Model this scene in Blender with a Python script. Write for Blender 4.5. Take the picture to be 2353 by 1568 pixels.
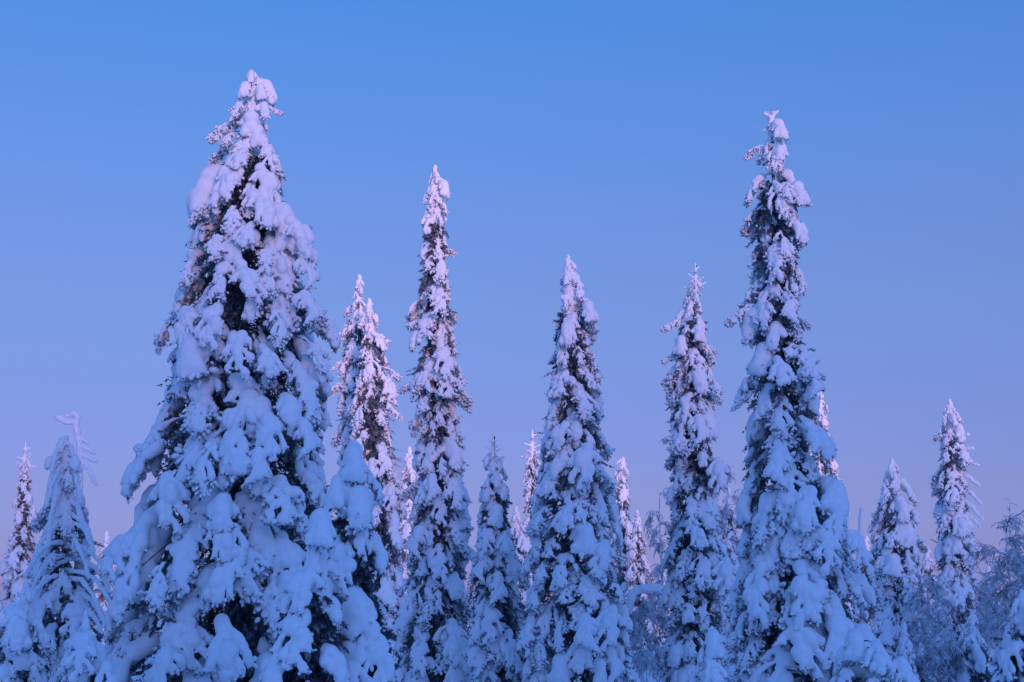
import bpy, math, random
import numpy as np
from mathutils import Vector, Matrix
R = math.radians
for o in list(bpy.data.objects): bpy.data.objects.remove(o)
SC = bpy.context.scene
COL = SC.collection

# ------------------------------------------------------------------ camera
CAMZ, PITCH, LENS, SENS = 2.0, 11.0, 50.0, 36.0
cd = bpy.data.cameras.new('camera'); cam = bpy.data.objects.new('camera', cd); COL.objects.link(cam)
cd.lens = LENS; cd.sensor_width = SENS; cd.clip_end = 5000
cam.location = (0, 0, CAMZ); cam.rotation_euler = (R(90 + PITCH), 0, 0)
SC.camera = cam

# ------------------------------------------------------------------ sky, sun, exposure
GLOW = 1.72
SUN_EL, SUN_AZ = 4.0, 19.0        # the low sun stands behind the camera, to its right
w = bpy.data.worlds.new('World'); SC.world = w; w.use_nodes = True
nt = w.node_tree; N = nt.nodes; K = nt.links
bg = N['Background']
sky = N.new('ShaderNodeTexSky'); sky.sky_type = 'NISHITA'; sky.sun_disc = False
sun_dir = Vector((math.sin(R(SUN_AZ)) * math.cos(R(SUN_EL)), -math.cos(R(SUN_AZ)) * math.cos(R(SUN_EL)), math.sin(R(SUN_EL))))
sky.sun_elevation = R(SUN_EL)
sky.sun_rotation = math.atan2(sun_dir.x, sun_dir.y)
sky.air_density = 1.0; sky.dust_density = 0.3; sky.ozone_density = 4.0
tc = N.new('ShaderNodeTexCoord'); sep = N.new('ShaderNodeSeparateXYZ'); K.new(tc.outputs['Generated'], sep.inputs[0])
ramp = N.new('ShaderNodeValToRGB')       # dusk tint by height above the horizon, the same all round
rm = N.new('ShaderNodeMapRange'); rm.inputs['From Min'].default_value = 0.0; rm.inputs['From Max'].default_value = 1.0
K.new(sep.outputs['Z'], rm.inputs['Value']); K.new(rm.outputs[0], ramp.inputs[0])
el = ramp.color_ramp.elements
SKY_STOPS = [(0.0, (.42, .5, 2.6)), (.02, (.57, .5, 2.0)), (.049, (.7, .49, 1.28)), (.087, (.87, .5, .95)), (.143, (1.03, .56, .86)), (.215, (1.22, .68, .88)),
             (.283, (1.27, .77, .97)), (.35, (1.1, .87, 1.09)), (.425, (.93, .94, 1.2)), (.5, (.9, .98, 1.29)), (.707, (1.0, 1.2, 1.7)), (.87, (1.08, 1.3, 1.88)), (1.0, (1.0, 1.33, 2.05))]
el[0].position = SKY_STOPS[0][0]; el[0].color = (*SKY_STOPS[0][1], 1)
el[1].position = SKY_STOPS[-1][0]; el[1].color = (*SKY_STOPS[-1][1], 1)
for p, c in SKY_STOPS[1:-1]:
    e = el.new(p); e.color = (*c, 1)
mul = N.new('ShaderNodeMix'); mul.data_type = 'RGBA'; mul.blend_type = 'MULTIPLY'; mul.inputs[0].default_value = 1
K.new(sky.outputs[0], mul.inputs[6]); K.new(ramp.outputs[0], mul.inputs[7])
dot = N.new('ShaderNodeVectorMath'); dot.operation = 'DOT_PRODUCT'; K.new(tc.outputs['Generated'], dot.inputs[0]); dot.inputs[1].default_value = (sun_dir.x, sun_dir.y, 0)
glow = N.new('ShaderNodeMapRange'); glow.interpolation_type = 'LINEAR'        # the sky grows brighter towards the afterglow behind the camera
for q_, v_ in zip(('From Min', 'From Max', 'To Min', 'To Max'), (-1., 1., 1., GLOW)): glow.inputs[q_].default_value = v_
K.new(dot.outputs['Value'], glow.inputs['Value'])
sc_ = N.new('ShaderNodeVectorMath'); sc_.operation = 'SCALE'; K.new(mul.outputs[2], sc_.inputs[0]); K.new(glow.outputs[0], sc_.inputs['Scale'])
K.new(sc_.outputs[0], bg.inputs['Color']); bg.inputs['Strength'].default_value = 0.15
sl = bpy.data.lights.new('sun', 'SUN'); sun = bpy.data.objects.new('sun', sl); COL.objects.link(sun)
sl.energy = 1.0; sl.angle = R(8); sl.color = (1.0, 0.53, 0.6)
sun.rotation_euler = sun_dir.to_track_quat('Z', 'Y').to_euler()
SC.view_settings.view_transform = 'Standard'; SC.view_settings.look = 'None'
SC.view_settings.exposure = 1.04; SC.view_settings.gamma = 1.0; SC.view_settings.use_curve_mapping = False
SC.render.engine = 'CYCLES'; SC.cycles.use_denoising = True
SC.cycles.max_bounces = 8; SC.cycles.diffuse_bounces = 6

# ------------------------------------------------------------------ picture points -> places
IW, IH = 2353.0, 1568.0                  # size of the view the outlines were measured in
def at(px, py, D):
    """the point at depth D (along +y) that stands at picture point px, py"""
    u = (px - IW / 2) / IW * SENS / LENS; v = -(py - IH / 2) / IW * SENS / LENS
    c, s = math.cos(R(PITCH)), math.sin(R(PITCH))
    k = D / (c - v * s)
    return Vector((u * k, D, CAMZ + (s + v * c) * k))
def size(px, D): return px / IW * SENS / LENS * D

# ------------------------------------------------------------------ materials
def material(name):
    m = bpy.data.materials.new(name); m.use_nodes = True
    return m, m.node_tree.nodes, m.node_tree.links, m.node_tree.nodes['Principled BSDF']
def snow_material(name, col, bump, scale):
    m, n, k, b = material(name)
    b.inputs['Roughness'].default_value = .85; b.inputs['Specular IOR Level'].default_value = .15
    g = n.new('ShaderNodeNewGeometry')
    t = n.new('ShaderNodeTexNoise'); t.inputs['Scale'].default_value = scale; t.inputs['Detail'].default_value = 6
    k.new(g.outputs['Position'], t.inputs['Vector'])
    bu = n.new('ShaderNodeBump'); bu.inputs['Strength'].default_value = bump; bu.inputs['Distance'].default_value = .02
    k.new(t.outputs[0], bu.inputs['Height']); k.new(bu.outputs[0], b.inputs['Normal'])
    r = n.new('ShaderNodeValToRGB'); k.new(t.outputs[0], r.inputs[0])
    r.color_ramp.elements[0].color = (col[0] * .93, col[1] * .93, col[2] * .94, 1); r.color_ramp.elements[0].position = .3
    r.color_ramp.elements[1].color = (*col, 1); r.color_ramp.elements[1].position = .6
    k.new(r.outputs[0], b.inputs['Base Color'])
    return m
SNOW = snow_material('snow', (.92, .92, .93), .45, 22)
GSNOW = snow_material('ground_snow', (.92, .92, .93), .3, 3)
def needle_material(name, dark, frost, lo, hi, scale=14):
    m, n, k, b = material(name)
    b.inputs['Roughness'].default_value = .8
    g = n.new('ShaderNodeNewGeometry'); t = n.new('ShaderNodeTexNoise'); t.inputs['Scale'].default_value = scale; t.inputs['Detail'].default_value = 3
    k.new(g.outputs['Position'], t.inputs['Vector'])
    r = n.new('ShaderNodeValToRGB'); k.new(t.outputs[0], r.inputs[0])
    r.color_ramp.elements[0].color = (*dark, 1); r.color_ramp.elements[0].position = lo
    r.color_ramp.elements[1].color = (*frost, 1); r.color_ramp.elements[1].position = hi
    k.new(r.outputs[0], b.inputs['Base Color'])
    return m
NEEDLE = needle_material('frosted_needles', (.085, .1, .125), (.5, .53, .6), .4, .68)
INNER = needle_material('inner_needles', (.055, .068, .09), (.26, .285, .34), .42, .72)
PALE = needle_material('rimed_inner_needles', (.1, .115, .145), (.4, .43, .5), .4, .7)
BARK = needle_material('frosted_bark', (.05, .04, .035), (.45, .45, .47), .45, .7, 9)
RIME = needle_material('rimed_twigs', (.25, .26, .29), (.78, .79, .83), .34, .62, 6)

# ------------------------------------------------------------------ mesh helpers
def new_mesh(name, V, F, mat, smooth=True):
    V = np.asarray(V, np.float32); F = np.asarray(F, np.int32)
    me = bpy.data.meshes.new(name)
    n = F.shape[1]
    me.vertices.add(len(V)); me.vertices.foreach_set('co', V.ravel())
    me.loops.add(F.size); me.loops.foreach_set('vertex_index', F.ravel())
    me.polygons.add(len(F)); me.polygons.foreach_set('loop_start', np.arange(0, F.size, n, dtype=np.int32))
    me.polygons.foreach_set('use_smooth', np.full(len(F), smooth))
    me.materials.append(mat); me.update(calc_edges=True); me.validate()
    return me
def obj(name, me, parent=None):
    o = bpy.data.objects.new(name, me); COL.objects.link(o)
    if parent is not None: o.parent = parent
    return o
def thing(name, label, cat, loc, group=None):
    o = bpy.data.objects.new(name, None); COL.objects.link(o); o.location = loc
    o.empty_display_size = .3; o['label'] = label; o['category'] = cat
    if group: o['group'] = group
    return o
LAT = np.random.default_rng(5).random((32, 32, 32)).astype(np.float32)
def noise3(P):
    """value noise, about -1..1, one lattice cell per unit"""
    i = np.floor(P).astype(np.int32); f = (P - i).astype(np.float32); f = f * f * (3 - 2 * f); i &= 31; j = (i + 1) & 31
    x0, y0, z0, x1, y1, z1 = i[..., 0], i[..., 1], i[..., 2], j[..., 0], j[..., 1], j[..., 2]
    fx, fy, fz = f[..., 0], f[..., 1], f[..., 2]
    a = LAT[x0, y0, z0] * (1 - fx) + LAT[x1, y0, z0] * fx; b = LAT[x0, y1, z0] * (1 - fx) + LAT[x1, y1, z0] * fx
    c = LAT[x0, y0, z1] * (1 - fx) + LAT[x1, y0, z1] * fx; d = LAT[x0, y1, z1] * (1 - fx) + LAT[x1, y1, z1] * fx
    return 2 * ((a * (1 - fy) + b * fy) * (1 - fz) + (c * (1 - fy) + d * fy) * fz) - 1
def blob_mesh(caps, h, k, amp=.012, fr=11., seed=0.):
    """skin of snow round tapered capsules (a, b, ra, rb) blended softly; quads"""
    A = np.array([c[0] for c in caps], np.float32); B = np.array([c[1] for c in caps], np.float32)
    ra = np.array([c[2] for c in caps], np.float32); rb = np.array([c[3] for c in caps], np.float32)
    rm = np.maximum(ra, rb)[:, None] + 3 * k + 2 * h
    lo = (np.minimum(A, B) - rm).min(0); hi = (np.maximum(A, B) + rm).max(0)
    n = np.ceil((hi - lo) / h).astype(int) + 2
    S = np.zeros(n, np.float32)
    for a, b, r0, r1 in zip(A, B, ra, rb):
        m = max(r0, r1) + 4.5 * k
        i0 = np.maximum(((np.minimum(a, b) - m - lo) / h).astype(int), 0); i1 = np.minimum(((np.maximum(a, b) + m - lo) / h).astype(int) + 2, n)
        g = np.stack(np.meshgrid(*[lo[q] + h * np.arange(i0[q], i1[q]) for q in range(3)], indexing='ij'), -1).astype(np.float32)
        d = b - a; t = np.clip(((g - a) @ d) / max(float(d @ d), 1e-9), 0, 1)
        e = np.linalg.norm(g - a - t[..., None] * d, axis=-1) - (r0 + (r1 - r0) * t)
        S[i0[0]:i1[0], i0[1]:i1[1], i0[2]:i1[2]] += np.exp(np.clip(-e / k, -30, 30))
    F = -k * np.log(S + 1e-6)
    near = np.abs(F) < 3 * k + 3 * h
    idx = np.argwhere(near); P = lo + h * idx
    F[near] += amp * noise3(P * fr + seed) + amp * .5 * noise3(P * fr * 2.3 + seed + 9.1)
    inn = F < 0
    nx, ny, nz = n
    # surface nets
    acc = np.zeros((nx - 1, ny - 1, nz - 1, 3), np.float32); cnt = np.zeros((nx - 1, ny - 1, nz - 1), np.float32)
    for ax in range(3):
        sa = [slice(None)] * 3; sb = [slice(None)] * 3; sa[ax] = slice(0, -1); sb[ax] = slice(1, None)
        fa, fb = F[tuple(sa)], F[tuple(sb)]; cr = inn[tuple(sa)] != inn[tuple(sb)]
        with np.errstate(divide='ignore', invalid='ignore'): t = np.where(cr, fa / (fa - fb), 0)
        o1, o2 = [q for q in range(3) if q != ax]
        for d1 in (0, 1):
            for d2 in (0, 1):
                sl_ = [slice(None)] * 3
                sl_[o1] = slice(d1, F.shape[o1] - 1 + d1); sl_[o2] = slice(d2, F.shape[o2] - 1 + d2)
                c_, t_ = cr[tuple(sl_)], t[tuple(sl_)]
                cnt += c_; acc[..., ax] += t_ * c_; acc[..., o1] += d1 * c_; acc[..., o2] += d2 * c_
    act = cnt > 0
    vid = np.full(cnt.shape, -1, np.int64); vid[act] = np.arange(act.sum())
    V = lo + h * (np.argwhere(act) + acc[act] / cnt[act][:, None])
    Q = []
    for ax in range(3):
        o1, o2 = (ax + 1) % 3, (ax + 2) % 3
        sa = [slice(1, -1)] * 3; sb = [slice(1, -1)] * 3; sa[ax] = slice(0, -1); sb[ax] = slice(1, None)
        ia, ib = inn[tuple(sa)], inn[tuple(sb)]
        E = np.argwhere(ia != ib)
        if not len(E): continue
        flip = ia[tuple(E.T)]
        E = E.copy(); E[:, o1] += 1; E[:, o2] += 1
        def cell(a, b):
            q = E.copy(); q[:, o1] += a; q[:, o2] += b; return vid[tuple(q.T)]
        q = np.stack([cell(-1, -1), cell(0, -1), cell(0, 0), cell(-1, 0)], 1)
        q[~flip] = q[~flip][:, ::-1]
        Q.append(q)
    Q = np.concatenate(Q); Q = Q[(Q >= 0).all(1)]
    # a little smoothing
    for it in range(2):
        s_ = np.zeros_like(V); c_ = np.zeros(len(V))
        for a, b in ((0, 1), (1, 2), (2, 3), (3, 0)):
            np.add.at(s_, Q[:, a], V[Q[:, b]]); np.add.at(s_, Q[:, b], V[Q[:, a]]); np.add.at(c_, Q[:, a], 1); np.add.at(c_, Q[:, b], 1)
        V = V * .5 + .5 * s_ / np.maximum(c_, 1)[:, None]
    return V, Q
class Sprays:
    """needle twigs and thin sticks collected as triangles"""
    def __init__(s): s.V = []; s.F = []; s.n = 0
    def add(s, V, F): s.V.append(V); s.F.append(F + s.n); s.n += len(V)
    def twigs(s, rng, P, D, L, nl, per=16, wd=.3):
        """P, D (m,3): twig start and direction, L (m) length, nl needle length"""
        m = len(P)
        if not m: return
        D = D / np.linalg.norm(D, axis=1, keepdims=True)
        U = np.cross(D, rng.normal(size=(m, 3))); U /= np.linalg.norm(U, axis=1, keepdims=True); W = np.cross(D, U)
        t = np.linspace(.02, 1, per)[None] + rng.normal(0, .02, (m, per)); an = np.arange(per)[None] * 2.4 + rng.random((m, 1)) * 6.3 + rng.normal(0, .4, (m, per))
        rad = U[:, None] * np.cos(an)[..., None] + W[:, None] * np.sin(an)[..., None]; tan = -U[:, None] * np.sin(an)[..., None] + W[:, None] * np.cos(an)[..., None]
        b = P[:, None] + D[:, None] * (t * L[:, None])[..., None]; nn = (nl * (1.1 - .45 * t) * rng.uniform(.7, 1.3, t.shape))[..., None]
        tip = b + rad * nn * .8 + D[:, None] * nn * .75
        V = np.stack([b - tan * nn * wd, b + tan * nn * wd, tip], 2).reshape(-1, 3)
        s.add(V, np.arange(len(V)).reshape(-1, 3))
    def tube(s, pts, rad, sides=5):
        pts = np.asarray(pts, float); n = len(pts); T = np.gradient(pts, axis=0); T /= np.linalg.norm(T, axis=1, keepdims=True) + 1e-9
        ref = np.array([0, 0, 1.]) if abs(T[:, 2]).mean() < .8 else np.array([1., 0, 0])
        U = np.cross(T, ref); U /= np.linalg.norm(U, axis=1, keepdims=True) + 1e-9; W = np.cross(T, U)
        a = np.arange(sides) / sides * 2 * math.pi
        V = (pts[:, None] + np.asarray(rad, float)[:, None, None] * (U[:, None] * np.cos(a)[None, :, None] + W[:, None] * np.sin(a)[None, :, None])).reshape(-1, 3)
        F = []
        for i in range(n - 1):
            for j in range(sides):
                p, q = i * sides + j, i * sides + (j + 1) % sides
                F += [(p, q, q + sides), (p, q + sides, p + sides)]
        s.add(V, np.array(F))
    def mesh(s, name, mat, smooth=False): return new_mesh(name, np.concatenate(s.V), np.concatenate(s.F), mat, smooth)

# ------------------------------------------------------------------ snow laden boughs (a set of shapes that the trees share)
def unit(v): return v / (np.linalg.norm(v) + 1e-9)
def make_bough(kind, seed):
    """a spruce bough: grows along +x from the origin and droops; returns (needle mesh, snow mesh, length, reach)"""
    rng = np.random.default_rng(seed); ru = rng.uniform
    P = dict(heavy=dict(L=1.0, a0=2, a1=-80, sr=(.024, .045, .05), nf=7, fl=(.26, .44), fr=(.022, .05, .07), toe=(.036, .03, .08), nt=4, k=.008, h=.0155, tw=200),
             medium=dict(L=.8, a0=0, a1=-79, sr=(.02, .036, .038), nf=8, fl=(.2, .35), fr=(.018, .04, .046), toe=(.028, .03, .07), nt=3, k=.006, h=.0125, tw=210),
             light=dict(L=.75, a0=5, a1=-70, sr=(.016, .026, .026), nf=11, fl=(.14, .28), fr=(.017, .028, .032), toe=(.024, .03, .07), nt=3, k=.006, h=.0105, tw=240),
             puff=dict(L=.5, a0=15, a1=-70, sr=(.05, .1, .08), nf=7, fl=(.15, .24), fr=(.035, .055, .055), toe=(.034, .03, .06), nt=3, k=.014, h=.0135, tw=110),
             shield=dict(L=1.45, a0=0, a1=-80, sr=(.035, .07, .075), nf=10, fl=(.35, .6), fr=(.03, .06, .078), toe=(.042, .04, .1), nt=4, k=.012, h=.018, tw=300),
             knobby=dict(L=.85, a0=2, a1=-78, sr=(.018, .03, .03), nf=10, fl=(.16, .34), fr=(.014, .022, .028), toe=(.024, .02, .05), nt=2, k=.007, h=.0125, tw=200, ball=(.042, .072)),
             tassel=dict(L=.75, a0=-15, a1=-85, sr=(.026, .044, .04), nf=9, fl=(.12, .22), fr=(.018, .034, .04), toe=(.028, .03, .06), nt=3, k=.008, h=.0115, tw=190))[kind]
    L, n = P['L'], 12
    a0, a1 = R(P['a0'] + ru(-10, 10)), R(P['a1'] + ru(-8, 8)); pw = ru(.42, .65)
    sp = [np.zeros(3)]; yaw = 0; wob = ru(-.5, .5)
    for i in range(n):
        t = (i + .5) / n; a = a0 + (a1 - a0) * t ** pw; yaw += wob * .12 + ru(-.08, .08)
        sp.append(sp[-1] + L / n * np.array([math.cos(a) * math.cos(yaw), math.cos(a) * math.sin(yaw), math.sin(a)]))
    sp = np.array(sp); caps = []; lines = [(sp, 1.)]
    def spr(t):
        a, b, c = P['sr']
        return (a + (b - a) * t / .5 if t < .5 else b + (c - b) * (t - .5) / .5)
    up = np.array([0, 0, 1.])
    lump = [ru(.75, 1.3) for i in range(n + 1)]
    for i in range(1, n):
        r0, r1 = spr(i / n) * lump[i], spr((i + 1) / n) * lump[i + 1]
        caps.append((sp[i] + up * r0 * .55, sp[i + 1] + up * r1 * .55, r0, r1))
    def finger(pts, sc, lat):
        fa, fm, fb = P['fr']; m = len(pts) - 1; f = lambda q: (fa + (fm - fa) * q / .6 if q < .6 else fm + (fb - fm) * (q - .6) / .4) * sc
        for s_ in range(m):
            r0, r1 = f(s_ / m) * ru(.78, 1.25), f((s_ + 1) / m) * ru(.78, 1.25)
            caps.append((pts[s_] + up * r0 * .5, pts[s_ + 1] + up * r1 * .5, r0, r1))
        tr, l0, l1 = P['toe']; d = unit(pts[-1] - pts[-2])
        if 'ball' in P:                              # a rounded lump at the end, sometimes one half way
            for e_ in ((m,) if rng.random() < .55 else (m, m // 2)):
                br = ru(*P['ball']) * (.8 + .2 * sc); c = pts[e_] + up * br * .35; q2 = unit(d - up * .4) * br * ru(.3, 1.3)
                caps.append((c - q2 * .5, c + q2 * .5, br * ru(.8, 1), br * ru(.85, 1.05)))
        for q in range(P['nt']):                     # toes at the end
            w_ = (q / (P['nt'] - 1) - .5) * 1.7 + ru(-.2, .2); e = unit(d * math.cos(w_) + lat * math.sin(w_) - up * .3 + rng.normal(0, .14, 3)); r_ = tr * ru(.75, 1.2)
            e_ = pts[-1] - d * r_ + e * ru(l0, l1) * sc; caps.append((pts[-1] - d * r_, e_, r_, r_ * .85)); lines.append((np.array([pts[-1], (pts[-1] + e_) / 2, e_]), .5))
        for q in range(P['nt']):                     # and along the sides
            c = pts[int(rng.integers(1, m + 1))]; e = unit(lat * (1 if q % 2 else -1) * ru(.5, 1.2) + d * .7 - up * .4 + rng.normal(0, .3, 3)); r_ = tr * ru(.65, 1.05); rr0 = fm * sc * .7
            caps.append((c + e * rr0 * .5, c + e * (rr0 + ru(l0, l1) * .7), r_, r_ * .8))
    side = 1 if ru() < .5 else -1
    for j in range(P['nf']):
        if ru(0, 1) < .1: continue
        t = .22 + .74 * (j + ru(-.6, .6)) / (P['nf'] - 1); t = min(max(t, .15), .98); side = -side
        i = min(int(t * n), n - 1); p = sp[i] + (sp[i + 1] - sp[i]) * (t * n - i); T = unit(sp[i + 1] - sp[i])
        ln = ru(*P['fl']) * ru(.6, 1.15) * (.62 + .55 * math.sin(math.pi * min(t, .95) ** .8)); q = R(ru(32, 84)) * side * (1.15 - .5 * t)
        lat = unit(np.cross(up, T)); d = unit(T * math.cos(q) + lat * math.sin(q)); pts = [p]
        m = 5
        for s_ in range(m):
            d = unit(d + np.array([0, 0, -ru(.1, .3)])); pts.append(pts[-1] + d * ln / m)
        pts = np.array(pts); lines.append((pts, .7)); finger(pts, ru(.72, 1.2), lat)
    finger(sp[-5:], ru(.9, 1.1), np.array([0, 1., 0]))
    nfill, f0, f1 = dict(heavy=(6, .075, .135), shield=(10, .08, .15), medium=(4, .05, .09), puff=(3, .07, .12), knobby=(3, .04, .08), light=(2, .03, .05), tassel=(3, .035, .06))[kind]
    for j in range(int(nfill * ru(.4, 1.5) + .5)):       # heaps that bridge the twigs
        t = ru(.25, .9); i = int(t * n); c = sp[i] + np.array([0, ru(-.16, .16) * L * (.4 + t * .6), ru(-.02, .02)]); r_ = ru(f0, f1); T = unit(sp[min(i + 1, n)] - sp[i])
        caps.append((c - T * r_ * ru(.2, 1.), c + T * r_ * ru(.2, 1.) + rng.normal(0, .02, 3), r_, r_ * ru(.75, 1.)))
    V, Q = blob_mesh(caps, P['h'], P['k'], amp=P['h'] * (.4 if kind in ('heavy', 'puff', 'shield') else .65), fr=.16 / P['h'], seed=seed * 3.7)
    # needle twigs under and round the snow
    S = Sprays(); S.tube(sp[::2], np.linspace(.02, .006, len(sp[::2])), 4)
    TP, TD, TL, NV, NF = [], [], [], [], []
    soft = kind in ('heavy', 'puff', 'shield')
    for j in range(int(P['tw'] * (.6 if soft else .85))):
        pts, wgt = lines[int(rng.integers(0, len(lines)))]; i = int(rng.integers(1, len(pts) - 1)) if rng.random() < .6 else len(pts) - 2
        p = pts[i] + (pts[i + 1] - pts[i]) * ru(0, 1); d = unit(pts[i + 1] - pts[i])
        d = unit(d * ru(.3, 1) + rng.normal(0, .55, 3) - up * ru(.3, .9)); ln = ru(.06, .14)
        TP.append(p - up * .02); TD.append(d); TL.append(ln)
        if rng.random() < (.85 if kind == 'light' else .4 if soft else .6): r_ = ru(.016, .031); c_ = p + d * ln * ru(.3, .9) + up * .012; NV.append((c_, c_ + d * r_ * ru(.8, 1.8), r_))
    S.twigs(rng, np.array(TP), np.array(TD), np.array(TL) * (.75 if soft else .9), .025, 16, .34)
    # small frost lumps on the twigs, joined to the snow of the bough
    base = len(V); VV = [V]; QQ = [Q]
    ring = 5; ang = np.arange(ring) / ring * 2 * math.pi
    for a, b, r in NV:
        d = unit(b - a); u = unit(np.cross(d, rng.normal(size=3))); w_ = np.cross(d, u)
        prof = [(-.6, .35), (-.15, .9), (.75, 1.), (1.45, .4)]
        vs = np.concatenate([[a + (b - a) * s_ + r * f * (u * math.cos(q) + w_ * math.sin(q)) for q in ang] for s_, f in prof])
        fs = [(i * ring + j, i * ring + (j + 1) % ring, (i + 1) * ring + (j + 1) % ring, (i + 1) * ring + j) for i in range(3) for j in range(ring)]
        vs = np.concatenate([vs, [a - d * r * .6, b + d * r * .6]]); e0, e1 = 20, 21
        fs += [(e0, (j + 1) % ring, j, j) for j in range(0)]
        VV.append(vs); QQ.append(np.array(fs) + base); base += len(vs)
    me_s = new_mesh('snow_load_' + kind, np.concatenate(VV), np.concatenate(QQ), SNOW)
    me_n = S.mesh('bough_' + kind, NEEDLE)
    return me_n, me_s, L, float(sp[:, 0].max()), float(-sp[-1, 2])
BOUGH = {k: [make_bough(k, 100 * q + i) for i in range(c)] for q, (k, c) in enumerate((('heavy', 7), ('medium', 7), ('light', 6), ('puff', 5), ('tassel', 5), ('shield', 4), ('knobby', 8)))}

# ------------------------------------------------------------------ ground
def gz(x, y):
    d = math.hypot(x, y)
    z = .25 * math.sin(x * .11 + 1) * math.sin(y * .09) * min(1, d / 12)
    back = (math.sin(R(SUN_AZ)) * x - math.cos(R(SUN_AZ)) * y)      # unseen slope added behind the camera to shade lower trees from the sun
    side = abs(math.cos(R(SUN_AZ)) * x + math.sin(R(SUN_AZ)) * y)
    if back > 5: z += SHADE_RIDGE * .5 * (1 - math.cos(math.pi * min(1, (back - 5) / 36))) * (1 + .06 * math.sin(side * .07))
    return z
SHADE_RIDGE = 12.2
def ground():
    g = np.unique(np.concatenate([-np.geomspace(3000, 4, 70), np.linspace(-4, 4, 9), np.geomspace(4, 3000, 70)]))
    n = len(g); V = [(x, y, gz(x, y)) for x in g for y in g]
    F = [(i * n + j, (i + 1) * n + j, (i + 1) * n + j + 1, i * n + j + 1) for i in range(n - 1) for j in range(n - 1)]
    o = obj('ground', new_mesh('ground', V, F, GSNOW)); o['kind'] = 'structure'; o['label'] = 'deep undisturbed snow on the forest floor'
ground()

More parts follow.
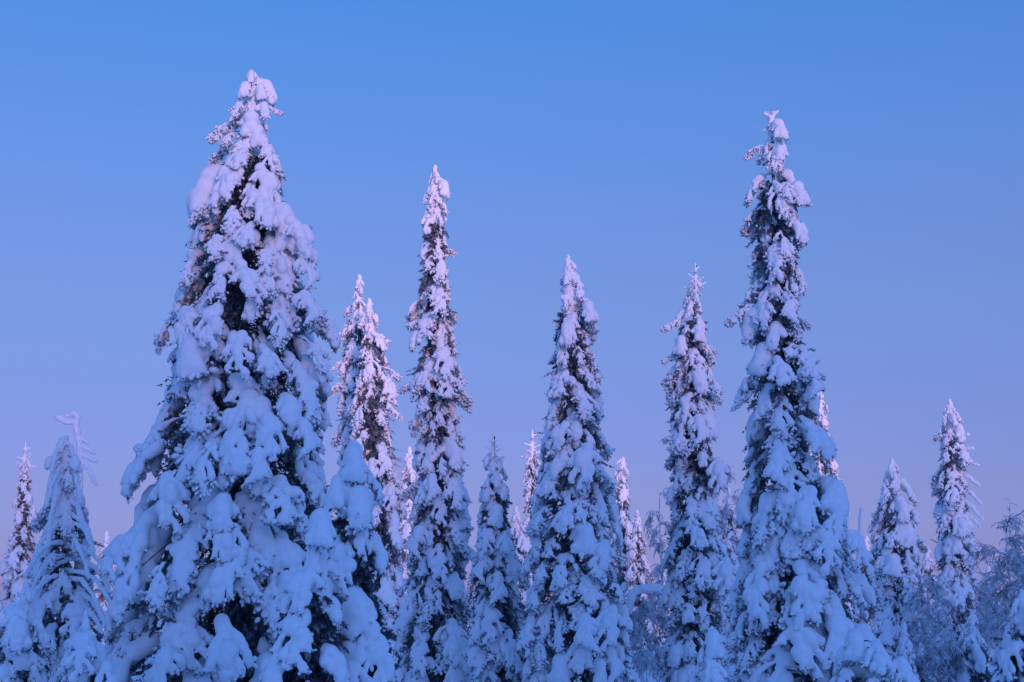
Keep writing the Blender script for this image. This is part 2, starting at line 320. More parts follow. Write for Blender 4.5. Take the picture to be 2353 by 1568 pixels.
# ------------------------------------------------------------------ spruces
def spruce(label, D, prof, mix=None, seed=1, cover=1.7, Lmax=1.0, top='cap', hero=(), lean=0., base=None, group='snow laden spruces', name='spruce_tree', small=1., inner=1., maxb=290, side_mix=True, sprigs=(), grow=0., extra=()):
    """prof: (y, xleft, xright) outline in picture points, top first; D: distance"""
    rng = np.random.default_rng(seed); rr = random.Random(seed); ru = rr.uniform
    pr = []
    for y, a, b in prof:
        A, B = at(a, y, D), at(b, y, D); pr.append((A.z, A.x, B.x))
    pr = np.array(pr[::-1])
    z1 = pr[-1, 0]
    ax_t = (pr[-1, 1] + pr[-1, 2]) / 2
    lowm = pr[:max(2, len(pr) // 2)]; ax_b = ((lowm[:, 1] + lowm[:, 2]) / 2).mean(); zb_ = lowm[:, 0].mean()
    if base is not None: ax_b = at(base, prof[-1][0], D).x; zb_ = pr[0, 0]
    ax = lambda z: ax_t + (ax_b - ax_t) * (z1 - z) / max(z1 - zb_, .1)
    bx = ax(0); g0 = gz(bx, D)
    T = thing(name, label, 'tree', (bx, D, g0), group); O = Vector((bx, D, g0))
    rl = lambda z: max(.04, ax(z) - np.interp(z, pr[:, 0], pr[:, 1])); rr_ = lambda z: max(.04, np.interp(z, pr[:, 0], pr[:, 2]) - ax(z))
    def rad(z, ph):
        c = math.cos(ph); l, r_ = rl(z), rr_(z)
        return (r_ + l) / 2 + (r_ - l) / 2 * c
    H = z1 - g0
    # trunk
    S = Sprays(); zz = np.linspace(g0 - .1, z1 - .05, 14)
    S.tube([(ax(z) - bx + .02 * math.sin(z * 3 + seed), 0, z - g0) for z in zz], [max(.012, .017 * (z1 - z) ** .9) + .008 for z in zz], 8)
    obj('trunk', S.mesh('trunk', BARK, True), T)
    # boughs
    roots = []
    mix = mix or dict(heavy=3, medium=3, light=1.5, puff=1, tassel=2, knobby=4)
    def put(kind, root, ph, L, lat=1., tilt=0.):
        b = rr.choice(BOUGH[kind]); s = L / b[2]
        o = obj('bough', b[0], T); o.location = root - O
        o.rotation_euler = (ru(-.12, .12), tilt + ru(-.08, .2), ph); fl = -1 if rr.random() < .5 else 1
        o.scale = (s, s * lat * fl, s * ru(.92, 1.1))
        sn = obj('snow_load', b[1], o); roots.append(root)
    def choose(ph, zfrac):
        ks, ws = [], []
        for k_, w_ in mix.items():
            if side_mix and math.cos(ph) < -.45: w_ *= dict(heavy=.45, medium=1., light=2.2, puff=.4, tassel=1.3, knobby=1.)[k_]
            ks.append(k_); ws.append(w_)
        return rr.choices(ks, ws)[0]
    cnt = 0
    z = z1 - (.12 if top == 'cap' else .2 * D / 20); ph = ru(0, 6.28)
    heroes = []
    def place(h_):
        px, py, wpx, kind = h_[:4]
        if kind == 'heavy' and size(wpx, D) > .85: kind = 'shield'
        p = at(px, py, D); Rz = max(.12, (rl(p.z) + rr_(p.z)) / 2); mid = ax(p.z) + (rr_(p.z) - rl(p.z)) / 2
        c = max(-.96, min(.96, (p.x - mid) / (Rz + .1))); ph_ = -math.acos(c)
        wid = dict(heavy=.72, medium=.58, light=.5, puff=.42, tassel=.3, shield=1.1, knobby=.6)[kind]; L = size(wpx, D) / wid * BOUGH[kind][0][2]
        b0 = BOUGH[kind][0]; s = L / b0[2]
        reach, drop = b0[3] * s, b0[4] * s
        # the pad's middle is at p: its root lies higher and nearer to the trunk
        rt = max(.03, Rz + .06 - reach * .8)
        root = Vector((mid + math.cos(ph_) * rt, D + math.sin(ph_) * rt, p.z + drop * .42))
        root.x += (p.x - (mid + math.cos(ph_) * (rt + reach * .6)))
        put(kind, root, ph_, L, 1.0); heroes.append((p.x, p.z, size(wpx, D) * .42))
    for h_ in hero: place(h_)
    for px, py, dr, lpx in sprigs:                     # thin boughs that stick out of the outline, dr -1 to the left, 1 to the right
        p = at(px, py, D); L = size(lpx, D) / .8; b = BOUGH['light'][0]
        put('light', Vector((p.x - dr * .8 * L, D - .05, p.z + .03)), 0 if dr > 0 else math.pi, L, .6, -.45)
    zlow = g0 + .25
    while z > zlow and cnt < maxb - len(hero):
        ph += 2.39996 + ru(-.25, .25)
        back = math.sin(ph) > .3
        Rz0 = rad(z, ph)
        L = min(Lmax * (1 + grow * max(0, (z1 - z) / H - .35)), Rz0 / .55 + .05 + .1 * min(1, Rz0 / .4)) * ru(.55, 1.2) * small
        zt = z - .5 * L
        Rz = max(.02, rad(zt, ph) - .055) * (ru(.76, 1.02) if ru(0, 1) < .9 else ru(1., 1.12))
        vis = at(IW / 2, IH + 160, D).z
        dens = cover * (.25 if back else 1.) * (.35 if z < vis else 1.)
        z -= .46 * L * L / (2 * math.pi * max(.1, Rz)) / dens * (1 + .0)
        kind = choose(ph, (z - g0) / H)
        b = BOUGH[kind][0]; s = L / b[2]
        if kind == 'puff': L *= .72; s *= .72
        rt = max(.0, Rz - b[3] * s * .93)
        root = Vector((ax(z) + math.cos(ph) * rt, D + math.sin(ph) * rt, z))
        if not back:
            cx, cz = root.x + math.cos(ph) * b[3] * s * .6, root.z - b[4] * s * .4
            if any((cx - hx) ** 2 + (cz - hz) ** 2 < (hr * .8) ** 2 for hx, hz, hr in heroes): continue
        put(kind, root, ph, L, ru(.85, 1.2) * (.6 + .4 * min(1, Rz0 / .45)), 0); cnt += 1
    for h_ in extra: place(h_)
    # dark inner branches and needles
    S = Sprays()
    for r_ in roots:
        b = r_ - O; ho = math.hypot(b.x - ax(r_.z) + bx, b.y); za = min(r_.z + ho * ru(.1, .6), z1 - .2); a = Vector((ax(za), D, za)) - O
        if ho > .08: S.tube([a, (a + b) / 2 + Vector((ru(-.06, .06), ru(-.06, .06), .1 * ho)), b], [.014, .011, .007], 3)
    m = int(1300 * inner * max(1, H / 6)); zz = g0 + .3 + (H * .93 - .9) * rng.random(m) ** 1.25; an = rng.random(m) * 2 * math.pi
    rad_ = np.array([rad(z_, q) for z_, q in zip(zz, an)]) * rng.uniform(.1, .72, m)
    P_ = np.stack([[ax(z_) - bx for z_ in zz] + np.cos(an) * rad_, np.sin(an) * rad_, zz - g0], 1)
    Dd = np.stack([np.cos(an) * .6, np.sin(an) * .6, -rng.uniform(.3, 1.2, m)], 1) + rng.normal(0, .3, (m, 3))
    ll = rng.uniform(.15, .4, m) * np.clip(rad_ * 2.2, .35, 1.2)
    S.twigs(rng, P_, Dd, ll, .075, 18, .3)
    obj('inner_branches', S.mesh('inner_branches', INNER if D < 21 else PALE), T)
    # the tip
    caps = []; tipz = z1 - g0; x0 = ax_t - bx; sc = D / 20.
    if top == 'star':
        caps.append(((x0, 0, tipz - .1 * sc), (x0, 0, tipz - .4 * sc), .045 * sc, .06 * sc))
        for i in range(9):
            a_ = i * 2.4; l_ = .1 * sc; zt = tipz - .1 * sc - .012 * i * sc
            caps.append(((x0, 0, zt), (x0 + math.cos(a_) * l_, math.sin(a_) * l_, zt + l_ * ru(.1, .8)), .026 * sc, .02 * sc))
    elif top == 'cap':
        zt = tipz; r = max(.012, .5 * rad(z1, 0)) * .8
        for i in range(9):
            xx = ax(zt + g0) - bx; caps.append(((xx + ru(-.4, .4) * r, ru(-.3, .3) * r, zt - r), (xx + ru(-.5, .5) * r, ru(-.3, .3) * r, zt - r * 2), r * ru(.8, 1.1), r * ru(.9, 1.2))); zt -= r * 1.7
            for q in range(2):
                a_ = ru(0, 6.28); l_ = r * ru(.9, 1.9); caps.append(((xx, 0, zt), (xx + math.cos(a_) * l_, math.sin(a_) * l_, zt - l_ * .25), r * .6, r * .42))
            r = max(r * .9, .48 * rad(zt + g0, 0)); r = min(r, .12)
    else:                                              # bare leader with a ring of short twigs
        caps.append(((x0, 0, tipz), (x0 + ru(-.02, .02), 0, tipz - .5 * sc), .012 * sc, .028 * sc))
        for i in range(11):
            zt = tipz - .09 * sc - .035 * sc * i; a_ = i * 2.4; l_ = (.06 + .012 * i) * sc
            caps.append(((x0, 0, zt), (x0 + math.cos(a_) * l_, math.sin(a_) * l_, zt + l_ * ru(.1, .7)), .014 * sc, .011 * sc + .0008 * i))
    V, Q = blob_mesh(caps, max(.007, .0075 * sc), .008 * sc, .003 * sc, 40 / sc, seed)
    obj('snowy_tip', new_mesh('snowy_tip', V, Q, SNOW), T)
    return T

# ------------------------------------------------------------------ limbs with a sleeve of snow, dead snags
def limb(T, pts, r, name='branch', jit=.0, seed=0, coat=True, stick=.35, k=.3):
    """pts: world points, r: radius of the snow sleeve at start and end"""
    rng = np.random.default_rng(seed); O = np.array(T.location); P = np.array([np.array(p) for p in pts]) - O
    q = []
    for a, b in zip(P[:-1], P[1:]):
        for t in np.linspace(0, 1, 4)[:-1]: q.append(a + (b - a) * t)
    q.append(P[-1]); q = np.array(q); q[1:-1] += rng.normal(0, r[0] * .12, q[1:-1].shape); n = len(q)
    S = Sprays(); S.tube(q, np.linspace(r[0] * stick, r[1] * stick, n), 6); o = obj(name, S.mesh(name, BARK, True), T)
    rad = np.linspace(r[0], r[1], n) * rng.uniform(.8, 1.2, n)
    caps = [(q[i] + [0, 0, rad[i] * .4], q[i + 1] + [0, 0, rad[i + 1] * .4], rad[i], rad[i + 1]) for i in range(n - 1)]
    V, Q = blob_mesh(caps, max(.008, min(r) * .42), min(r) * k, min(r) * .35, .7 / min(r), seed)
    obj('snow_sleeve', new_mesh('snow_sleeve', V, Q, SNOW), o)
    return o
def snag(label, D, lines, seed=1, name='dead_tree', group=None):
    p = at(*lines[0][0][0], D); g = gz(p.x, D); T = thing(name, label, 'tree', (p.x, D, g), group); rr = random.Random(seed)
    S = Sprays(); q = at(*lines[0][0][-1], D); S.tube([(0, 0, -.1), (p.x - p.x, 0, p.z - g + .3)], [.09, .05], 8); obj('trunk', S.mesh('trunk', BARK, True), T)
    for i, (pts, r0, r1) in enumerate(lines):
        dy = 0 if i == 0 else rr.uniform(-.25, .25)
        W = [at(x, y, D) + Vector((0, dy * j / len(pts), 0)) for j, (x, y) in enumerate(pts)]
        limb(T, W, (size(r0, D), size(r1, D)), 'branch' if i else 'trunk', seed=seed + i)
    return T
# ------------------------------------------------------------------ frosted birches
def birch(label, D, px, py, wpx, seed, limbs=11, droop=1., bare=False, group='frosted birches', twn=32, lowpy=1568):
    rng = np.random.default_rng(seed); top = at(px, py, D); g = gz(top.x, D); H = top.z - g; Wd = size(wpx, D) / 2
    T = thing('birch_tree', label, 'tree', (top.x, D, g), group)
    S = Sprays(); zz = np.linspace(-.1, H * .93, 9); bend = rng.normal(0, .05, (9, 2)).cumsum(0); bend -= bend[-1]
    tr = np.stack([bend[:, 0], bend[:, 1], zz], 1); S.tube(tr, np.linspace(.07, .012, 9), 7); obj('trunk', S.mesh('trunk', RIME, True), T)
    for i in range(limbs):
        S = Sprays(); f = .35 + .62 * (i + rng.random() * .7) / limbs; z0 = H * f; c0 = np.array([np.interp(z0, zz, tr[:, 0]), np.interp(z0, zz, tr[:, 1]), z0])
        an = i * 2.4 + rng.normal(0, .3); d = np.array([math.cos(an), math.sin(an) * .8, .9]); ln = Wd * rng.uniform(.8, 1.35) * (1.15 - .6 * f)
        pts = [c0]
        for s_ in range(7):
            d = unit(d + np.array([0, 0, -.26 * droop]) + rng.normal(0, .12, 3)); pts.append(pts[-1] + d * ln / 6)
        pts = np.array(pts); S.tube(pts, np.linspace(.026, .011, 8), 5)
        for j in range(twn):
            t = rng.uniform(.15, 1) * 7; a = min(int(t), 6); p = pts[a] + (pts[a + 1] - pts[a]) * (t - a)
            e = unit(unit(pts[a + 1] - pts[a]) + rng.normal(0, .7, 3) + np.array([0, 0, .15])); q = [p]; tl = rng.uniform(.25, .7) * (ln / 1.2 + .2)
            for s_ in range(5):
                e = unit(e + np.array([0, 0, -.28 * droop]) + rng.normal(0, .14, 3)); q.append(q[-1] + e * tl / 5)
            q = np.array(q); S.tube(q, np.linspace(.013, .007, 6), 3)
            for m_ in range(5):
                c = q[int(rng.integers(1, 6))]; e2 = unit(e + rng.normal(0, .8, 3) + np.array([0, 0, -.3 * droop])); e3 = unit(e2 + np.array([0, 0, -.5 * droop])); l2 = tl * rng.uniform(.2, .45)
                S.tube([c, c + e2 * l2 * .5, c + e2 * l2 * .5 + e3 * l2 * .5], [.009, .008, .006], 3)
        obj('limb', S.mesh('limb', RIME), T)
    return T

# ------------------------------------------------------------------ the stand of trees
MAIN = [(165, 568, 602), (200, 552, 622), (255, 540, 636), (300, 525, 625), (350, 515, 640), (400, 495, 652), (450, 475, 658), (500, 458, 685), (550, 432, 712), (600, 420, 722),
        (700, 402, 746), (800, 383, 754), (900, 345, 764), (1000, 345, 782), (1100, 325, 790), (1200, 298, 795), (1300, 262, 805), (1400, 238, 812), (1568, 205, 825)]
t_main = spruce('largest spruce in view, broad cone under thick smooth snow pads', 20, MAIN, seed=4, Lmax=.95, extra=[(572, 395, 60, 'heavy'), (590, 470, 60, 'medium'), (560, 530, 65, 'knobby'), (600, 580, 60, 'heavy'), (520, 600, 60, 'knobby'), (640, 660, 60, 'medium'), (480, 500, 45, 'light'), (460, 640, 55, 'medium'), (640, 860, 70, 'heavy')], cover=2.3, grow=.5, maxb=298, inner=1.5, mix=dict(heavy=6, medium=3, light=1.5, puff=1.5, tassel=2, knobby=3), sprigs=[(495, 290, -1, 60), (497, 340, -1, 60), (638, 258, 1, 40), (500, 310, -1, 50)],
       hero=[(585, 300, 60, 'puff'), (600, 325, 50, 'puff'), (572, 218, 36, 'puff'), (605, 222, 34, 'puff'), (583, 186, 26, 'puff'), (560, 262, 40, 'knobby'), (612, 265, 36, 'puff'), (575, 350, 60, 'knobby'), (625, 370, 50, 'heavy'), (540, 335, 40, 'light'), (545, 425, 95, 'heavy'), (620, 430, 80, 'heavy'), (605, 510, 85, 'heavy'), (690, 560, 90, 'heavy'), (545, 660, 75, 'medium'), (590, 680, 75, 'heavy'),
             (455, 760, 80, 'heavy'), (525, 765, 80, 'heavy'), (580, 830, 80, 'heavy'), (715, 640, 65, 'heavy'), (722, 730, 80, 'heavy'), (735, 830, 70, 'knobby'), (640, 620, 60, 'knobby'), (660, 770, 70, 'medium'), (660, 1010, 85, 'heavy'), (725, 1020, 85, 'heavy'), (690, 960, 60, 'puff'), (640, 1090, 80, 'heavy'), (530, 1080, 85, 'medium'), (430, 1140, 90, 'heavy'),
             (545, 1250, 80, 'heavy'), (590, 1260, 80, 'heavy'), (560, 1195, 70, 'puff'), (350, 1350, 100, 'heavy'), (420, 1330, 70, 'medium'), (590, 1330, 90, 'heavy'), (318, 1275, 75, 'heavy'), (570, 1480, 110, 'heavy'), (440, 1530, 95, 'heavy')])
HEAVY = dict(heavy=7, medium=1, puff=5, knobby=1)
spruce('bulging snow covered young spruce close beside the lower flank of the largest spruce', 16, [(1008, 788, 846), (1030, 772, 856), (1070, 766, 860), (1150, 765, 866), (1250, 758, 858), (1350, 750, 870), (1450, 735, 905), (1568, 715, 935)],
       HEAVY, seed=11, Lmax=.7, cover=2.2, hero=[(815, 1060, 66, 'puff'), (822, 1150, 85, 'puff'), (785, 1130, 60, 'puff'), (800, 1330, 95, 'heavy'), (780, 1440, 85, 'heavy'), (850, 1430, 85, 'heavy'), (815, 1400, 90, 'puff'), (870, 1500, 100, 'heavy'), (830, 1520, 120, 'heavy')])
spruce('small round headed snow mound of a spruce before the largest spruce', 15, [(1182, 718, 766), (1230, 700, 776), (1300, 682, 778), (1380, 662, 788), (1470, 635, 790), (1568, 600, 800)],
       HEAVY, seed=12, Lmax=.6, cover=2.2, hero=[(741, 1215, 75, 'puff'), (715, 1340, 100, 'heavy'), (690, 1450, 110, 'heavy'), (660, 1540, 110, 'heavy')])
SLIM = dict(heavy=2.5, medium=3, light=1.2, puff=3, tassel=1.5, knobby=6)
spruce('pink tipped spruce with a thin crooked spire, behind the largest spruce', 52, [(630, 821, 831), (660, 813, 836), (700, 803, 838), (740, 795, 838), (800, 778, 842), (860, 773, 850), (940, 776, 860), (1040, 778, 860), (1200, 770, 870), (1400, 760, 880), (1568, 750, 885)], SLIM, seed=21, Lmax=1.2, cover=2.0, sprigs=[(764, 885, -1, 45), (772, 830, -1, 35)])
spruce('pink lit spruce with blunt top leaning on its thin spired twin', 50, [(685, 842, 856), (700, 838, 864), (740, 836, 878), (800, 826, 892), (850, 815, 903), (920, 812, 905), (1000, 808, 910), (1100, 805, 928), (1200, 800, 932), (1350, 795, 935), (1568, 790, 950)], SLIM, seed=22, Lmax=1.2, cover=2.0, sprigs=[(908, 848, 1, 45), (914, 945, 1, 40), (890, 770, 1, 35)])
spruce('tall very narrow column of a spruce, second tallest from the largest', 32, [(378, 993, 1006), (400, 985, 1018), (440, 980, 1024), (500, 979, 1029), (560, 962, 1037), (600, 966, 1024), (650, 958, 1030), (700, 950, 1047), (780, 972, 1044), (830, 945, 1050), (880, 940, 1060), (915, 952, 1066), (960, 972, 1045), (1020, 955, 1062), (1100, 945, 1072), (1200, 938, 1088), (1250, 930, 1080), (1300, 935, 1070), (1400, 912, 1085), (1568, 895, 1105)],
       SLIM, seed=31, Lmax=.85, cover=2.6, sprigs=[(936, 880, -1, 50), (1072, 905, 1, 50), (948, 735, -1, 40), (1040, 575, 1, 34), (1092, 1250, 1, 60), (930, 1110, -1, 50)], hero=[(1018, 830, 60, 'heavy'), (1020, 435, 34, 'puff'), (1015, 690, 55, 'medium'), (1000, 1120, 55, 'heavy'), (1010, 1285, 60, 'heavy'), (965, 1240, 60, 'heavy'), (1040, 1460, 90, 'heavy'), (940, 1400, 55, 'heavy'), (1050, 1530, 90, 'heavy')])
spruce('short spruce with a bare needle like leader between two tall spruces', 30, [(998, 1131, 1136), (1060, 1116, 1160), (1130, 1100, 1172), (1200, 1104, 1172), (1300, 1085, 1195), (1400, 1075, 1205), (1568, 1080, 1218)], SLIM, seed=41, Lmax=.75, cover=2.6, top='leader', hero=[(1134, 1072, 22, 'puff'), (1140, 1108, 28, 'puff'), (1122, 1135, 28, 'puff'), (1158, 1130, 28, 'puff'), (1140, 1180, 40, 'puff'), (1120, 1240, 50, 'heavy'), (1160, 1250, 45, 'heavy'), (1110, 1300, 50, 'heavy'), (1150, 1340, 60, 'heavy'), (1130, 1420, 60, 'heavy'), (1170, 1480, 60, 'heavy')])
spruce('mid sized pointed spruce with a pale pink spire at centre of the view', 28, [(585, 1299, 1312), (620, 1296, 1330), (660, 1290, 1346), (715, 1283, 1370), (760, 1276, 1358), (850, 1262, 1372), (950, 1250, 1385), (1050, 1232, 1398), (1150, 1215, 1415), (1250, 1206, 1430), (1350, 1204, 1440), (1450, 1202, 1452), (1568, 1195, 1470)],
       dict(heavy=2.5, medium=2, light=1, puff=3.5, tassel=1, knobby=7), seed=51, Lmax=.8, cover=2.6, hero=[(1350, 722, 42, 'puff'), (1340, 1060, 75, 'heavy'), (1300, 1200, 60, 'heavy'), (1290, 1000, 60, 'heavy'), (1385, 1270, 60, 'heavy'), (1400, 1420, 70, 'heavy'), (1330, 1450, 80, 'heavy')])
spruce('slender ragged spruce with twiggy star shaped top left of the tall dark one', 30, [(606, 1593, 1602), (650, 1575, 1606), (700, 1566, 1614), (760, 1556, 1618), (800, 1538, 1628), (860, 1534, 1636), (900, 1542, 1644), (960, 1530, 1640), (1000, 1534, 1640), (1100, 1540, 1660), (1200, 1526, 1640), (1300, 1520, 1685), (1400, 1522, 1670), (1568, 1518, 1660)],
       dict(heavy=2.5, medium=2, light=2, puff=3.5, tassel=1, knobby=6), seed=61, Lmax=.75, cover=2.5, top='leader', sprigs=[(1536, 745, -1, 42), (1527, 822, -1, 42), (1634, 797, 1, 34), (1530, 862, -1, 40), (1650, 905, 1, 40), (1528, 1000, -1, 40)], hero=[(1560, 795, 36, 'puff'), (1600, 770, 34, 'puff'), (1630, 890, 45, 'medium'), (1605, 985, 60, 'heavy'), (1645, 1080, 60, 'heavy'), (1660, 1310, 65, 'heavy'), (1580, 1230, 60, 'heavy')])
t_right = spruce('tall dark ragged spruce with domed snow shoulders low on its right', 22, [(248, 1764, 1778), (300, 1755, 1800), (340, 1748, 1808), (400, 1744, 1806), (440, 1738, 1850), (475, 1735, 1850), (520, 1722, 1838), (560, 1716, 1842), (610, 1742, 1828), (680, 1730, 1838), (740, 1732, 1848), (800, 1720, 1852), (860, 1706, 1874), (920, 1702, 1876), (1000, 1715, 1882), (1060, 1692, 1888), (1100, 1686, 1905), (1180, 1690, 1942), (1300, 1690, 1982), (1400, 1682, 1990), (1568, 1668, 2010)],
       dict(heavy=3.5, medium=3, light=1.5, puff=4, tassel=1, knobby=5), seed=71, Lmax=.85, cover=2.6, top='star', sprigs=[(1680, 720, -1, 60), (1700, 708, -1, 40), (1720, 342, -1, 40), (1692, 905, -1, 50), (1856, 735, 1, 35)],
       hero=[(1782, 305, 44, 'puff'), (1790, 360, 40, 'puff'), (1822, 455, 48, 'puff'), (1800, 455, 50, 'medium'), (1810, 530, 60, 'heavy'), (1785, 560, 55, 'medium'), (1800, 710, 65, 'heavy'), (1775, 870, 70, 'heavy'), (1850, 880, 70, 'heavy'), (1840, 1020, 95, 'heavy'), (1765, 1075, 80, 'heavy'), (1835, 1170, 85, 'heavy'), (1895, 1180, 90, 'heavy'), (1865, 1250, 80, 'heavy'), (1940, 1260, 75, 'heavy'), (1900, 1140, 70, 'puff'), (1820, 1350, 110, 'heavy'), (1720, 1340, 90, 'heavy'), (1880, 1450, 120, 'heavy'), (1800, 1470, 100, 'heavy'), (1960, 1480, 110, 'heavy')])
spruce('blunt topped spruce with pinkish right side near the picture right edge', 45, [(1053, 2044, 2054), (1085, 2028, 2075), (1120, 2018, 2098), (1200, 2003, 2112), (1300, 2000, 2116), (1400, 2000, 2122), (1568, 1995, 2130)], SLIM, seed=81, Lmax=1.0, cover=2.6, inner=.5)
t_edge = spruce('upright spruce with bare dead twigs standing out on its right side', 48, [(917, 2177, 2188), (960, 2158, 2205), (1010, 2155, 2214), (1060, 2154, 2212), (1150, 2146, 2222), (1250, 2144, 2232), (1350, 2146, 2240), (1568, 2140, 2255)], SLIM, seed=91, Lmax=1.0, cover=2.6, inner=.5)
spruce('thin small spruce at the far left edge with bare leader', 45, [(1018, 56, 62), (1060, 44, 70), (1130, 40, 76), (1200, 32, 78), (1260, 24, 84), (1320, 8, 92), (1568, -30, 105)], SLIM, seed=101, Lmax=.9, cover=2.6, top='leader', inner=.4)
t_bent = spruce('drooping spruce with long rope like snow limbs under the hooked dead tip', 24, [(1003, 143, 160), (1040, 128, 180), (1070, 116, 196), (1150, 104, 206), (1250, 88, 222), (1350, 66, 236), (1450, 50, 246), (1568, 30, 255)],
       dict(heavy=1, medium=4, light=2, tassel=6), seed=111, Lmax=.7, cover=2.2, inner=.35, hero=[(150, 1022, 30, 'puff'), (120, 1062, 26, 'puff'), (182, 1066, 28, 'puff'), (70, 1430, 80, 'heavy'), (135, 1400, 70, 'heavy'), (195, 1420, 70, 'heavy'), (110, 1500, 90, 'heavy')])
spruce('low heap of snow on a bushy spruce in the lower left corner', 18, [(1330, 50, 70), (1380, 20, 90), (1450, -10, 105), (1568, -40, 120)], HEAVY, seed=112, inner=.4, Lmax=.6, cover=2.0, hero=[(45, 1440, 90, 'heavy')])
spruce('snow buried little spruce at the foot of the drooping one', 17, [(1400, 190, 205), (1440, 170, 222), (1500, 150, 250), (1568, 130, 275)], HEAVY, seed=113, inner=.4, Lmax=.5, cover=2.0, hero=[(200, 1490, 80, 'heavy'), (260, 1560, 80, 'heavy')])
spruce('little snow heaped spruce below the slender ragged spruce', 16, [(1438, 1624, 1646), (1480, 1606, 1660), (1530, 1595, 1668), (1568, 1590, 1675)], HEAVY, seed=114, inner=.4, Lmax=.45, cover=2.2, hero=[(1635, 1470, 50, 'puff'), (1625, 1540, 60, 'heavy')])
spruce('low snow smothered spruce spreading from the foot of the tall dark one', 19, [(1440, 1945, 1965), (1480, 1930, 2000), (1520, 1915, 2065), (1568, 1900, 2120)], HEAVY, seed=116, Lmax=.5, cover=2.2, hero=[(2000, 1510, 70, 'heavy'), (2060, 1545, 80, 'heavy'), (1955, 1475, 60, 'puff')])
spruce('little frosted spruce in front of the foot of the twig sided upright spruce', 28, [(1400, 2226, 2238), (1450, 2210, 2255), (1510, 2196, 2270), (1568, 2185, 2285)], SLIM, seed=117, Lmax=.6, cover=2.2, inner=.4)
spruce('small snow coated spruce in front of the foot of the blunt topped spruce', 27, [(1430, 2072, 2084), (1480, 2055, 2100), (1568, 2035, 2125)], SLIM, seed=118, Lmax=.6, cover=2.2, inner=.4)
spruce('dark twiggy spruce cut off by the lower right corner', 26, [(1352, 2340, 2354), (1420, 2306, 2400), (1500, 2288, 2425), (1568, 2275, 2440)], dict(medium=4, light=2, heavy=4, puff=2, tassel=1), seed=115, inner=.5, Lmax=.8, cover=2.2)
# farther spruces, lit pink over the heads of the near ones
FAR = dict(medium=3, light=2, heavy=1, tassel=1, knobby=4)
def far(label, D, prof, seed, **k): return spruce(label, D, prof, k.pop('mix', FAR), seed=seed, Lmax=k.pop('Lmax', 1.5), cover=k.pop('cover', 1.8), maxb=120, group='far spruces lit pink', inner=.4, **k)
far('far pink spruce top just left of the narrow column spruce', 80, [(1025, 934, 948), (1100, 920, 962), (1200, 915, 968), (1400, 905, 985), (1568, 900, 990)], 201)
far('far thin pale spire at the left shoulder of the centre spruce', 75, [(988, 1217, 1229), (1050, 1209, 1240), (1150, 1206, 1245), (1300, 1198, 1252), (1568, 1190, 1260)], 202, mix=dict(light=6, medium=2), top='leader')
far('far pink spruce showing right of the centre spruce', 85, [(1050, 1424, 1438), (1100, 1406, 1444), (1200, 1398, 1452), (1280, 1390, 1470), (1340, 1384, 1492), (1568, 1370, 1515)], 203)
far('far low pink spruce tip farthest right of the centre spruce', 82, [(1170, 1457, 1470), (1240, 1448, 1480), (1330, 1435, 1500), (1568, 1420, 1525)], 204)
far('far pink edged spruce peeping out right of the tall dark spruce', 70, [(895, 1874, 1890), (960, 1862, 1900), (1050, 1860, 1914), (1120, 1855, 1930), (1300, 1850, 1945), (1568, 1840, 1960)], 205)
far('small spruce top close right of the needle tipped short spruce', 60, [(1160, 1179, 1192), (1220, 1171, 1212), (1350, 1160, 1225), (1568, 1150, 1240)], 206)
far('far spruce low in the gap left of the needle tipped short spruce', 85, [(1290, 1082, 1096), (1350, 1068, 1112), (1568, 1050, 1130)], 207)
far('far spruce glimpsed between the drooping spruce and the largest spruce', 75, [(1220, 238, 252), (1300, 222, 268), (1400, 208, 285), (1568, 195, 300)], 208)
far('far spruce low in the gap left of the slender ragged spruce', 95, [(1310, 1512, 1526), (1370, 1496, 1545), (1568, 1475, 1560)], 209)
far('far spruce seen between the slender ragged and the tall dark spruce', 80, [(1120, 1668, 1680), (1200, 1655, 1695), (1330, 1645, 1705), (1568, 1635, 1715)], 210)
far('far spruce in the gap left of the twig sided upright spruce', 65, [(1255, 2124, 2138), (1310, 2112, 2150), (1568, 2095, 2165)], 211)
far('far spruce low behind the birches near the right edge', 62, [(1300, 2262, 2278), (1370, 2245, 2296), (1568, 2225, 2315)], 212)
far('far spruce low behind the thin spruce at the left edge', 70, [(1240, 88, 100), (1300, 76, 114), (1568, 50, 140)], 213)
far('far spruce in the narrow gap right of the tall dark spruce', 78, [(1230, 1984, 1996), (1300, 1970, 2010), (1568, 1950, 2030)], 214)
far('far spruce at the picture right edge behind the frosted birch', 72, [(1270, 2335, 2347), (1340, 2322, 2362), (1568, 2300, 2385)], 215)
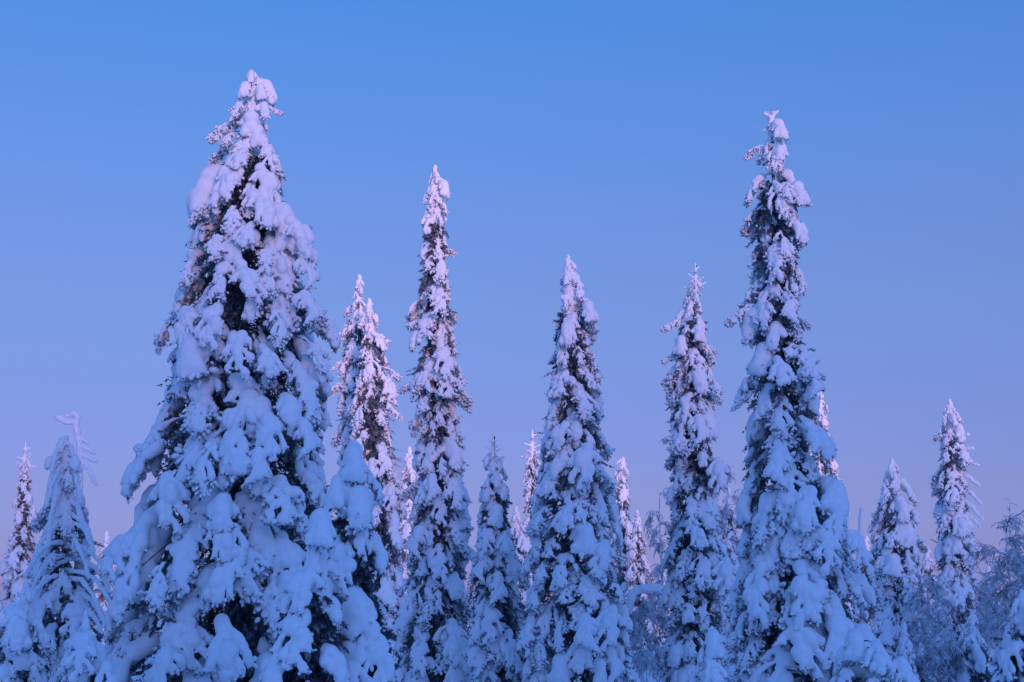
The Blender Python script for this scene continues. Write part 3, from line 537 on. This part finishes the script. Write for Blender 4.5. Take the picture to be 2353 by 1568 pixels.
# the hooked dead tip and dead sticks
snag('bare hooked snow sleeved dead tip above the drooping spruce', 30, [([(180, 1330), (182, 1180), (184, 1090), (183, 1030), (178, 995), (175, 975), (180, 960), (170, 953), (155, 957)], 10, 4), ([(173, 970), (160, 974), (147, 970), (134, 963)], 5, 6),
      ([(183, 1008), (199, 1019)], 6, 4), ([(186, 1026), (202, 1035), (217, 1043)], 5, 3.5), ([(188, 1045), (205, 1056), (223, 1062)], 4.5, 3.5), ([(191, 1060), (205, 1080), (214, 1100), (224, 1118)], 4.5, 3.5)], 301)
snag('thin bare dead stick right of the domed snow shoulder', 34, [([(1968, 1420), (1971, 1300), (1974, 1240), (1978, 1170)], 6, 3), ([(1972, 1290), (1980, 1300)], 3, 3)], 302)
rb = random.Random(8)
for i in range(30):                                   # thin drooping limbs all round the bent spruce
    f = (i + rb.random()) / 30; y0 = 1010 + 380 * f; sd = 1 if i % 2 else -1; wd = (30 + 95 * f) * rb.uniform(.6, 1.1); dp = rb.uniform(70, 130); dy = rb.uniform(-.2, -.9) * (wd / 60)
    pts = [(152 + sd * wd * q ** .8, y0 - 12 * math.sin(math.pi * q * .7) + dp * q ** 1.7 + rb.uniform(-4, 4), 24 + dy * q - .05) for q in (0, .3, .6, .85, 1)]
    limb(t_bent, [at(*p) for p in pts], (size(5.5, 24), size(3.6, 24)), seed=320 + i)
for i, (a, b) in enumerate([((2205, 1040), (2238, 1032)), ((2208, 1062), (2248, 1070)), ((2210, 1090), (2250, 1118)), ((2212, 1120), (2254, 1160)), ((2214, 1150), (2258, 1195)), ((2216, 1180), (2250, 1210)), ((2206, 1010), (2226, 1000))]):
    limb(t_edge, [at(*a, 47.9), at((a[0] + b[0]) / 2, (a[1] + b[1]) / 2 - 4, 47.7), at(*b, 47.6)], (size(5, 48), size(3.5, 48)), name='dead_twig', seed=350 + i)
# frosted birches
birch('frosted birch with fine bare crown near the right edge', 36, 2310, 1195, 150, 401, limbs=13, droop=.7)
birch('drooping frosted birch before the blunt topped spruce', 50, 2075, 1400, 170, 402, limbs=14)
birch('drooping frosted birch before the twig sided upright spruce', 53, 2240, 1330, 150, 403, limbs=14)
birch('hanging frosted birch twigs left of the slender ragged spruce', 38, 1515, 1110, 90, 404, limbs=11, droop=1.3)
birch('frosted birch right behind the slender ragged spruce', 40, 1668, 1035, 110, 405, limbs=12, droop=1.0)
t_arch = birch('low frosted birch under an arched snow branch right of the centre spruce', 34, 1480, 1370, 130, 406, limbs=12, droop=1.2)
limb(t_arch, [at(x, y, 33.8) for x, y in [(1445, 1400), (1452, 1368), (1475, 1355), (1505, 1354), (1530, 1362), (1545, 1385)]], (size(9, 34), size(7, 34)), seed=360)
birch('tall frosted birch cut by the right edge', 35, 2345, 1250, 150, 408, limbs=15, droop=.9)
birch('frosted birch in the gap between the two upright spruces on the right', 43, 2128, 1320, 130, 410, limbs=12, droop=1.1)
birch('frosted birch thicket at the bottom right beside the dark twiggy spruce', 28, 2160, 1480, 170, 407, limbs=14)
